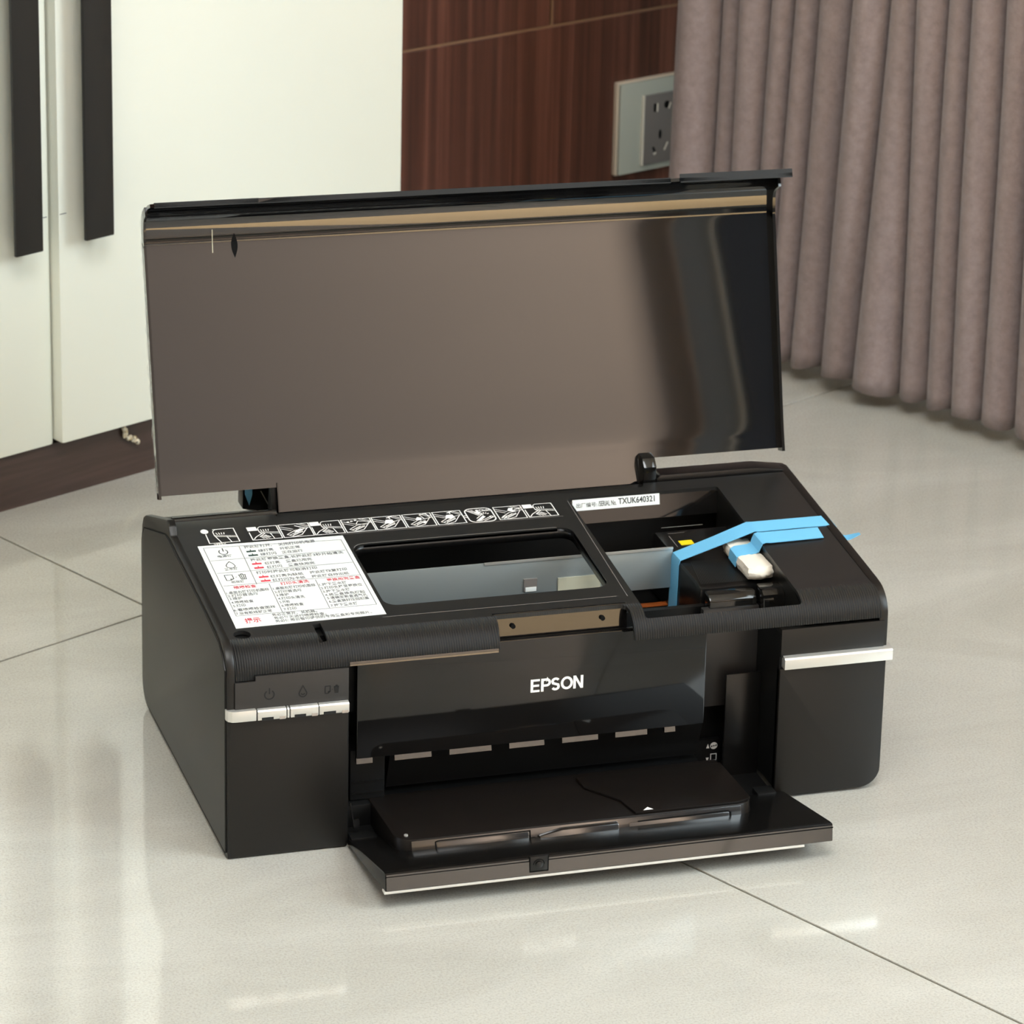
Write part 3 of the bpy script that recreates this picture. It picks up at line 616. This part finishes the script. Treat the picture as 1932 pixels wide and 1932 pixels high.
# inside: metal plate, ribbons, carriage
mp = part('metal_plate', box(.088, .338, .1200, .1212, .1100, .1398, bev=.0003), 'steel'); mp['label'] = 'pale zinc plate'
part('plate_hole', box(.2328, .2420, .1190, .1205, .1172, .1260), 'sockmod', mp, smooth=False)
part('plate_tab', box(.2338, .2415, .1187, .1198, .1168, .1200, bev=.0002), 'paper', mp)
part('plate_edge', box(.2050, .338, .1192, .1206, .1388, .1402), 'silver', mp)
part('plate_sticker', box(.2568, .2868, .1192, .1201, .1080, .1246), 'cream', mp, smooth=False)
part('guide_rod', tube([(.09, .152, .118), (.39, .152, .118)], .004, 10), 'semi')
for y in (.129, .113): part('ribbon_cable', box(.300, .338, y-.0025, y+.0025, .0936, .0946), 'orange')
cg = part('ink_carriage', prism([(.062, .090), (.062, .1330), (.072, .1350), (.160, .1350), (.166, .1310), (.166, .090)], .3380, .3935, 'x', bev=.0022), 'semi')
hb = bmesh.new()
for i in range(30):
    a = .3395 + i*.00115
    strokes([[(a, .064), (a+.006, .104)]], .00055, lambda x, y: Vector((min(x, .392), y, .13535)), hb)
hp = part('carriage_ribs', hb, 'cover', cg, smooth=False)
part('yellow_mark', box(.3488, .3582, .1333, .1405, .1349, .1354), 'yellow', cg, smooth=False)
part('carriage_line', strokes([[(.3450, .1655), (.3750, .1655)]], .0007, lambda x, y: Vector((x, y, .1354))), 'silver', cg, smooth=False)
part('carriage_line', strokes([[(.3460, .1545), (.3580, .1545)], [(.3455, .1500), (.3450, .1300)]], .0006, lambda x, y: Vector((x, y, .1354))), 'sockmod', cg, smooth=False)
part('latch_bar', prism([(.058, .1335), (.050, .1335), (.0462, .1300), (.0455, .118), (.058, .118)], .3395, .3728, 'x', bev=.0012), 'gloss', cg)
lt = part('carriage_latch', prism([(.054, .1372), (.043, .1372), (.0385, .1345), (.0370, .120), (.054, .120)], .3742, .3925, 'x', bev=.0014), 'gloss', cg)
part('latch_hole', box(.3752, .3778, .0362, .0380, .1268, .1310), 'hole', lt, smooth=False)
ws = lambda z: .1788 - (.1565-z)*.253
sb = part('serial_sticker', prism([(ws(.1563)-.0001, .1563), (ws(.1488)-.0001, .1488), (ws(.1488)-.0005, .1488), (ws(.1563)-.0005, .1563)], .2843, .3470, 'x'), 'paper', smooth=False)
tb = bmesh.new(); f = lambda a, b: Vector((a, ws(b-.0004)-.0007, b-.0004))
put_text(tb, 'TXUK640321', .3172, .1516, .3435, .1516, .0042, f, .015); put_text(tb, '/SERIAL No.', .3028, .1513, .3158, .1513, .0036, f, .004); put_text(tb, '出厂编号:', .2870, .1513, .3018, .1513, .0032, f, .0)
part('printed_text', tb, 'ink', sb, smooth=False)

# paper exit bay
ex = part('exit_cover', box(.0890, .3262, .0120, .0160, .0565, .1310, bev=.0008), 'panel')
for a, b in ((.0890, .0998), (.1146, .1394), (.1516, .1800), (.1922, .2161), (.2284, .2530), (.2650, .2870), (.2991, .3065)):
    part('cover_tooth', prism([(.01255, .0572), (.0118, .0530), (.0150, .0530), (.0160, .0572)], a, b, 'x'), 'bronze', ex)
wd = bmesh.new()
def tst(L, w=.0017): strokes(L, w, fz(.0117), wd)
X0, ZB, HH = .2056, .0920, .0093; zt, zm = ZB+HH, ZB+HH/2; h = .00085
def bar(x0, x1, z0, z1): fillp([(x0, z0), (x1, z0), (x1, z1), (x0, z1)], fz(.0117), wd)
bar(X0, X0+.0018, ZB, zt)
for z in (ZB, zm-h*.9, zt-2*h*.92): bar(X0+.0018, X0+(.0062 if z != zm-h*.9 else .0058), z, z+2*h*.92)
x = X0+.0071; bar(x, x+.0018, ZB, zt); tst([[(x+.0018, zt-h), (x+.0038, zt-h)] + arc(x+.0038, zt-h-.0021, .0021, 90, -90, 8) + [(x+.0018, zt-h-.0042)]])
x = X0+.0137; tst([arc(x+.0033, zt-h-.0018, .0021, 25, 180, 8, .0018) + [(x+.0016, zm+.0006), (x+.0050, zm-.0006)] + arc(x+.0033, ZB+h+.0018, .0021, 0, -155, 8, .0018)])
x = X0+.0207; tst([arc(x+.0040, zm, .0033, 0, 360, 24, HH/2-h)])
x = X0+.0291; bar(x, x+.0018, ZB, zt); bar(x+.0050, x+.0068, ZB, zt); fillp([(x+.0018, zt), (x+.0018, zt-.0032), (x+.0050, ZB), (x+.0050, ZB+.0032)], fz(.0117), wd)
part('lettering', wd, 'white', ex, smooth=False)['label'] = 'raised white maker lettering'
part('bay_ramp', prism([(.0230, .0520), (.0330, .0240), (.040, .0240), (.040, .0520)], .1145, .3295, 'x'), 'semi')
part('bay_back', box(.081, .3738, .058, .0625, .003, .122), 'dark')
part('bay_floor', box(.0812, .3736, -.0030, .060, .0012, .0042), 'dark')
for a, b in ((.0812, .0990), (.3600, .3736)): part('door_hinge', box(a, b, -.0060, .0060, .0030, .0085, bev=.0015), 'dark')
part('bay_ledge', box(.081, .3310, .020, .058, .004, .0195, bev=.001), 'dark')
part('bay_guide', box(.0885, .1120, .026, .050, .020, .0560, bev=.001), 'dark')
part('bay_rib', box(.0900, .1110, .0250, .0262, .0330, .0336), 'semi'); part('bay_rib', box(.0900, .1110, .0250, .0262, .0250, .0256), 'semi')
part('bay_panel', box(.3345, .3738, .0440, .0500, .0530, .1250, bev=.0008), 'grey')
fl = part('bay_flap', box(.3492, .3738, .0345, .0365, .003, .0800, bev=.0007), 'semi')
bp = part('lever_plate', box(.3310, .3520, .0500, .0540, .0030, .0250), 'dark')
wi = bmesh.new(); f = fz(.0497)
fillp([(.3424, .0188), (.3447, .0188), (.3436, .0222)], f, wi); fillp([(.3424, .0118), (.3446, .0118), (.3435, .0086)], f, wi)
fillp(circ(.3478, .0204, .0026, 18), f, wi); strokes([[(.3459, .0075), (.3459, .0142), (.3498, .0142), (.3498, .0098), (.3480, .0075), (.3459, .0075)]], .0006, f, wi); fillp([(.3498, .0098), (.3480, .0098), (.3480, .0075)], f, wi)
part('lever_symbols', wi, 'white', bp, smooth=False)
dk = bmesh.new(); fillp(circ(.3478, .0204, .0006, 8), fz(.0495), dk)
for s in (-1, 1): fillp([(.3478+s*.0008, .0204+s*.0003), (.3478+s*.0020, .0204+s*.0012), (.3478+s*.0021, .0204-s*.0002), (.3478+s*.0010, .0204-s*.0004)], fz(.0495), dk)
part('disc_mark', dk, 'ink', bp, smooth=False)
part('door_lever', prism([(.0818, .0308), (.0828, .0308), (.0850, .0180), (.0884, .0183), (.0886, .0118), (.0846, .0122)], .0010, .0030, 'y', bev=.0003), 'semi')
part('door_lever', prism([(.3450, .0165), (.3458, .0165), (.3492, .0030), (.3480, .0030)], .0280, .0300, 'y'), 'semi')

# opened front door lying in front
fd = part('front_door', prism([(-.0950, .0140), (-.0936, .0262), (-.0890, .0258), (-.0030, .0070), (-.0005, .0030), (-.0020, .0022)], .0800, .3796, 'x', bev=.0009), 'doorin')
part('door_edge', prism([(-.0953, .0145), (-.0941, .0252), (-.0930, .0252), (-.0945, .0145)], .0808, .3790, 'x'), 'bronze', fd)
part('door_groove', strokes([[(.0800, .0236), (.3796, .0238)]], .0008, fz(-.0943)), 'hole', fd, smooth=False)
st = part('silver_trim', prism([(-.0956, .0124), (-.0955, .0140), (-.0900, .0140), (-.0900, .0124)], .0792, .3600, 'x', bev=.0003), 'trimsilver', fd); st['label'] = 'pale silver strip under the door edge'
part('door_rim', box(.0797, .0806, -.0945, -.0600, .0125, .0205), 'silver', fd, smooth=False) if False else None
ct_ = part('door_catch', box(.1745, .1870, -.0952, -.0925, .0168, .0272, bev=.0005), 'semi', fd)
part('catch_ball', prism(circ(.1806, .0218, .0024, 14), -.0968, -.0945, 'y', bev=.0008), 'semi', fd)
part('catch_groove', strokes([[(.1748, .0272), (.1748, .0166), (.1868, .0166), (.1868, .0272)], arc(.1806, .0216, .0036, 0, 180, 10)], .0005, fz(-.0954)), 'hole', fd, smooth=False)

# output tray on the door
TZ = lambda y: .0250 - (y+.05)*.045
tr_o = rrect(.1010, .3420, -.0500, .0300, (.012, .010, .002, .002), 6)
def tray_f(p): return Vector((p.x, p.y + (.30*(p.z-.0118) if p.y < -.03 else 0), p.z - (p.y+.05)*.045 if p.z > .02 else p.z - (p.y+.05)*.14))
tr = part('output_tray', prism(tr_o, .0118, .0238, 'z', bev=.0012, f=tray_f), 'tray')
part('tray_front', box(.1100, .3330, -.0503, -.0490, .0126, .0228, bev=.0003, f=tray_f), 'bronze', tr)
rp_ = [(.2413, .020), (.2413, .0035), (.2580, -.0235), (.2612, -.0455), (.3310, -.0455), (.3390, -.0430), (.3418, -.0400), (.3418, .020)]
tp = part('tray_slide', prism(rp_, .0236, .0256, 'z', bev=.0006, f=lambda p: Vector((p.x, p.y, p.z-(p.y+.05)*.045))), 'tray', tr)
part('arrow_mark', fillp([(.2668, -.0440), (.2740, -.0440), (.2712, -.0395)], lambda a, b: Vector((a, b, .0258-(b+.05)*.045)), bmesh.new()), 'white', tp, smooth=False)
fzt = lambda a, b: Vector((a, -.0510 + .30*(b-.0118) , b - (-.05+.05)*.14))
part('tray_groove', strokes([[(.1258, .0120), (.1258, .0212), (.1275, .0217), (.1890, .0217), (.1890, .0170), (.1925, .0170)]], .0007, fzt), 'hole', tr, smooth=False)
part('tray_groove', strokes([[(.2620, .0200), (.3235, .0206), (.3256, .0196), (.3258, .0120)]], .0007, fzt), 'hole', tr, smooth=False)
part('tray_front_plate', box(.1266, .1880, -.0507, -.0495, .0122, .0208, bev=.0004, f=tray_f), 'bronze', tr)
part('tray_pull', prism([(.1945, .0125), (.1945, .0185), (.2100, .0215), (.2480, .0215), (.2480, .0125)], -.0545, -.0490, 'y', bev=.0007, f=tray_f), 'bronze', tr)
part('tray_front_plate', box(.2560, .3245, -.0507, -.0495, .0122, .0196, bev=.0004, f=tray_f), 'bronze', tr)
part('tray_pin', prism(circ(.1085, -.0395, .0014, 10), .0230, .0246, 'z', bev=.0003), 'silver', tr)

# raised lid: profile in (y, z) from the hinge up, bent into the front flap
LP = catmull([(.2005, .1530), (.2023, .1590), (.2057, .1700), (.2086, .1795), (.2115, .1900), (.2200, .2250), (.2300, .2660), (.2400, .3070), (.2464, .3330), (.2470, .3365), (.2476, .3415), (.2480, .3465), (.2480, .3500), (.2474, .3535), (.2452, .3575), (.2405, .3615), (.2330, .3660), (.2233, .3699)], 5)
LS = [0.]
for a, b in zip(LP, LP[1:]): LS.append(LS[-1] + math.hypot(b[0]-a[0], b[1]-a[1]))
def lid(x, s, h=0):
    s = min(max(s, 0), LS[-1]); i = 0
    while i < len(LS)-2 and LS[i+1] < s: i += 1
    def tan(k): a, b = LP[max(k-1, 0)], LP[min(k+1, len(LP)-1)]; L = math.hypot(b[0]-a[0], b[1]-a[1]); return (b[0]-a[0])/L, (b[1]-a[1])/L
    t = (s-LS[i])/(LS[i+1]-LS[i]); p, q = LP[i], LP[i+1]; ta, tb_ = tan(i), tan(i+1)
    ty, tz = ta[0]*(1-t)+tb_[0]*t, ta[1]*(1-t)+tb_[1]*t
    return Vector((x, p[0]*(1-t)+q[0]*t - tz*h, p[1]*(1-t)+q[1]*t + ty*h))
SW = next(s for s, p in zip(LS, LP) if p[1] >= .1710); SM = LS[-1]
lo = [(.0832, 0), (.3402, 0), (.3402, SW), (.4455, SW), (.4455, SM-.022), (.4470, SM-.010), (.4505, SM-.006), (.4510, SM), (.3690, SM), (.3640, SM-.0036), (.0728, SM-.0036), (.0754, SM-.0004), (.0045, SM-.0004), (.0022, SM-.004), (.0022, SW), (.0832, SW)]
ld = part('lid', sheet(lo, [], LS[1:-1], lid, .0024), 'lid'); ld['label'] = 'mirror-like black lid, raised and leaning back'
def lstrip(name, pts, m, h0, th, par=ld, cuts=LS[1:-1], **k): return part(name, sheet(pts, [], cuts, lambda x, s, d: lid(x, s, h0 + d), th), m, par, **k)
lstrip('lid_rim', [(.0012, SW-.002), (.0030, SW-.002), (.0030, SM-.018), (.0012, SM-.018)], 'gloss', .0034, .0062)
lstrip('lid_rim', [(.4442, SW-.002), (.4462, SW-.002), (.4462, SM-.012), (.4442, SM-.012)], 'gloss', .0062, .0092)
lstrip('lid_rim', [(.0832, .001), (.0840, .001), (.0840, SW+.003), (.0832, SW+.003)], 'gloss', .0010, .0030)
lstrip('lid_lip', [(.3700, SM-.0016), (.4510, SM-.0016), (.4510, SM), (.3700, SM)], 'dark', .0008, .0060)
lstrip('lid_lip', [(.0045, SM-.0020), (.0750, SM-.0020), (.0750, SM-.0004), (.0045, SM-.0004)], 'dark', .0006, .0036)
lstrip('lid_lip', [(.0755, SM-.0050), (.3640, SM-.0050), (.3640, SM-.0036), (.0755, SM-.0036)], 'dark', .0006, .0036)
part('hinge_arm', prism([(.1945, .1530), (.1935, .1700), (.1985, .1755), (.2080, .1760), (.2095, .1530)], .3405, .3500, 'x', bev=.0012), 'gloss', ld)
part('hinge_arm', prism([(.204, .1530), (.2075, .1735), (.2140, .1760), (.2180, .1530)], .0795, .0832, 'x', bev=.0010), 'dark', ld)
SLT = next(s for s, p in zip(LS, LP) if p[1] >= .3235); SLE = next(s for s, p in zip(LS, LP) if p[1] >= .3405)
def spindle(cx, a, b, w): 
    n = 10; return [(cx + w*math.sin(math.pi*i/n)*(1 if i else 0), a + (b-a)*i/n) for i in range(n+1)] + [(cx - w*math.sin(math.pi*i/n), a + (b-a)*i/n) for i in range(n-1, 0, -1)]
lstrip('latch_slot', spindle(.0636, SLT, SLE, .0022), 'hole', .0003, .0002)
lstrip('film_seam', [(.0482, SLT+.004), (.0488, SLT+.004), (.0490, SLE+.003), (.0484, SLE+.003)], 'cream', .0003, .0002)
# clear protective film left on, loose and crinkled along both edges
def film(x, sgn, s0, s1, seed):
    r = random.Random(seed); n = 46; bm = bmesh.new(); rows = []
    for i in range(n+1):
        s = s0 + (s1-s0)*i/n; k = [bm.verts.new(lid(x, s, .0040)), None, None]
        j = max(0, r.gauss(.0003, .0004)); k[1] = bm.verts.new(lid(x + sgn*(.0004 + j*.6), s, .0015 + r.uniform(-.0006, .0006))); k[2] = bm.verts.new(lid(x + sgn*(.0004+j), s + r.uniform(-.0006, .0006), -.0020 + r.uniform(-.0008, .0008)))
        rows.append(k)
    for a, b in zip(rows, rows[1:]):
        for q in range(2): bm.faces.new((a[q], a[q+1], b[q+1], b[q]))
    o = part('protective_film', bm, 'film', ld); o['label'] = 'crinkled clear film along the lid edge'
film(.0012, -1, SW+.002, SM-.02, 3); film(.4462, 1, SW+.002, SM-.016, 5)

# ------------------------------------------------------------------ blue tapes and foam on the printer
def P(x, y, z): return shear((x, y, z))
tl = [(P(.3374, .1228, .0938), P(.3374, .1071, .0946)), (P(.3374, .1200, .1330), P(.3374, .1050, .1325)), (P(.3380, .1194, .1362), P(.3384, .1046, .1362)), (P(.3640, .1192, .1450), P(.3648, .1044, .1448)),
      (P(.3895, .1188, .1545), P(.3905, .1040, .1535)), (P(.3935, .1188, .1543), P(.3945, .1038, .1532)), (P(.4180, .1194, .1541), P(.4185, .1050, .1530)), (P(.4440, .1200, .1539), P(.4450, .1052, .1528)),
      (P(.4494, .1198, .1525), P(.4498, .1050, .1512)), (P(.4508, .1196, .1450), P(.4512, .1050, .1440)), (P(.4530, .1170, .1410), P(.4530, .1050, .1405)), (P(.4600, .1130, .1405), P(.4600, .1040, .1412)), (P(.4680, .1080, .1440), P(.4670, .1030, .1450))]
tag(link('blue_tape', ribbon(tl), 'tape', root=P(.40, .112, .10)), 'longer blue tape strip, from the ink carriage over the right side of the printer', 'tape', 'blue tape strips on the printer')
ts = [(P(x, y0, z), P(x2, y1, z-.0010)) for x, y0, z, x2, y1 in ((.4352, .1024, .1532, .4338, .0866), (.4100, .1020, .1532, .4100, .0858), (.3945, .1016, .1533, .3950, .0852), (.3915, .1014, .1538, .3920, .0850), (.3890, .1012, .1530, .3895, .0850), (.3876, .1010, .1500, .3882, .0850), (.3866, .1005, .1472, .3870, .0850), (.3840, .1000, .1462, .3845, .0850), (.3740, .0985, .1462, .3745, .0845), (.3712, .0980, .1450, .3714, .0840), (.3704, .0980, .1380, .3704, .0840))]
tag(link('blue_tape', ribbon(ts), 'tape', root=P(.40, .094, .14)), 'shorter blue masking tape strip, looping down to hold the white foam pad', 'tape', 'blue tape strips on the printer')
fb = bmesh.new(); bmesh.ops.create_cube(fb, size=1); bmesh.ops.subdivide_edges(fb, edges=fb.edges[:], cuts=7, use_grid_fill=True)
rr_ = random.Random(4)
for q in fb.verts:
    c = q.co*2; L = max(abs(c.x), abs(c.y), abs(c.z)); e = c.normalized()*L; c = c*.55 + e*.45
    pinch = 1 - .16*math.exp(-((c.y-.15)/.22)**2)
    q.co = P(.3806 + .0102*c.x*pinch + .004*c.y*0, .0880 + .0300*c.y, .1404 + .0050*c.z*pinch) + Vector((rr_.uniform(-.0004, .0004), rr_.uniform(-.0004, .0004), rr_.uniform(-.0003, .0003)))
tag(link('foam_pad', fb, 'foam', root=P(.381, .088, .135)), 'small white foam pad on the ink carriage, held down by the shorter blue tape', 'foam pad')
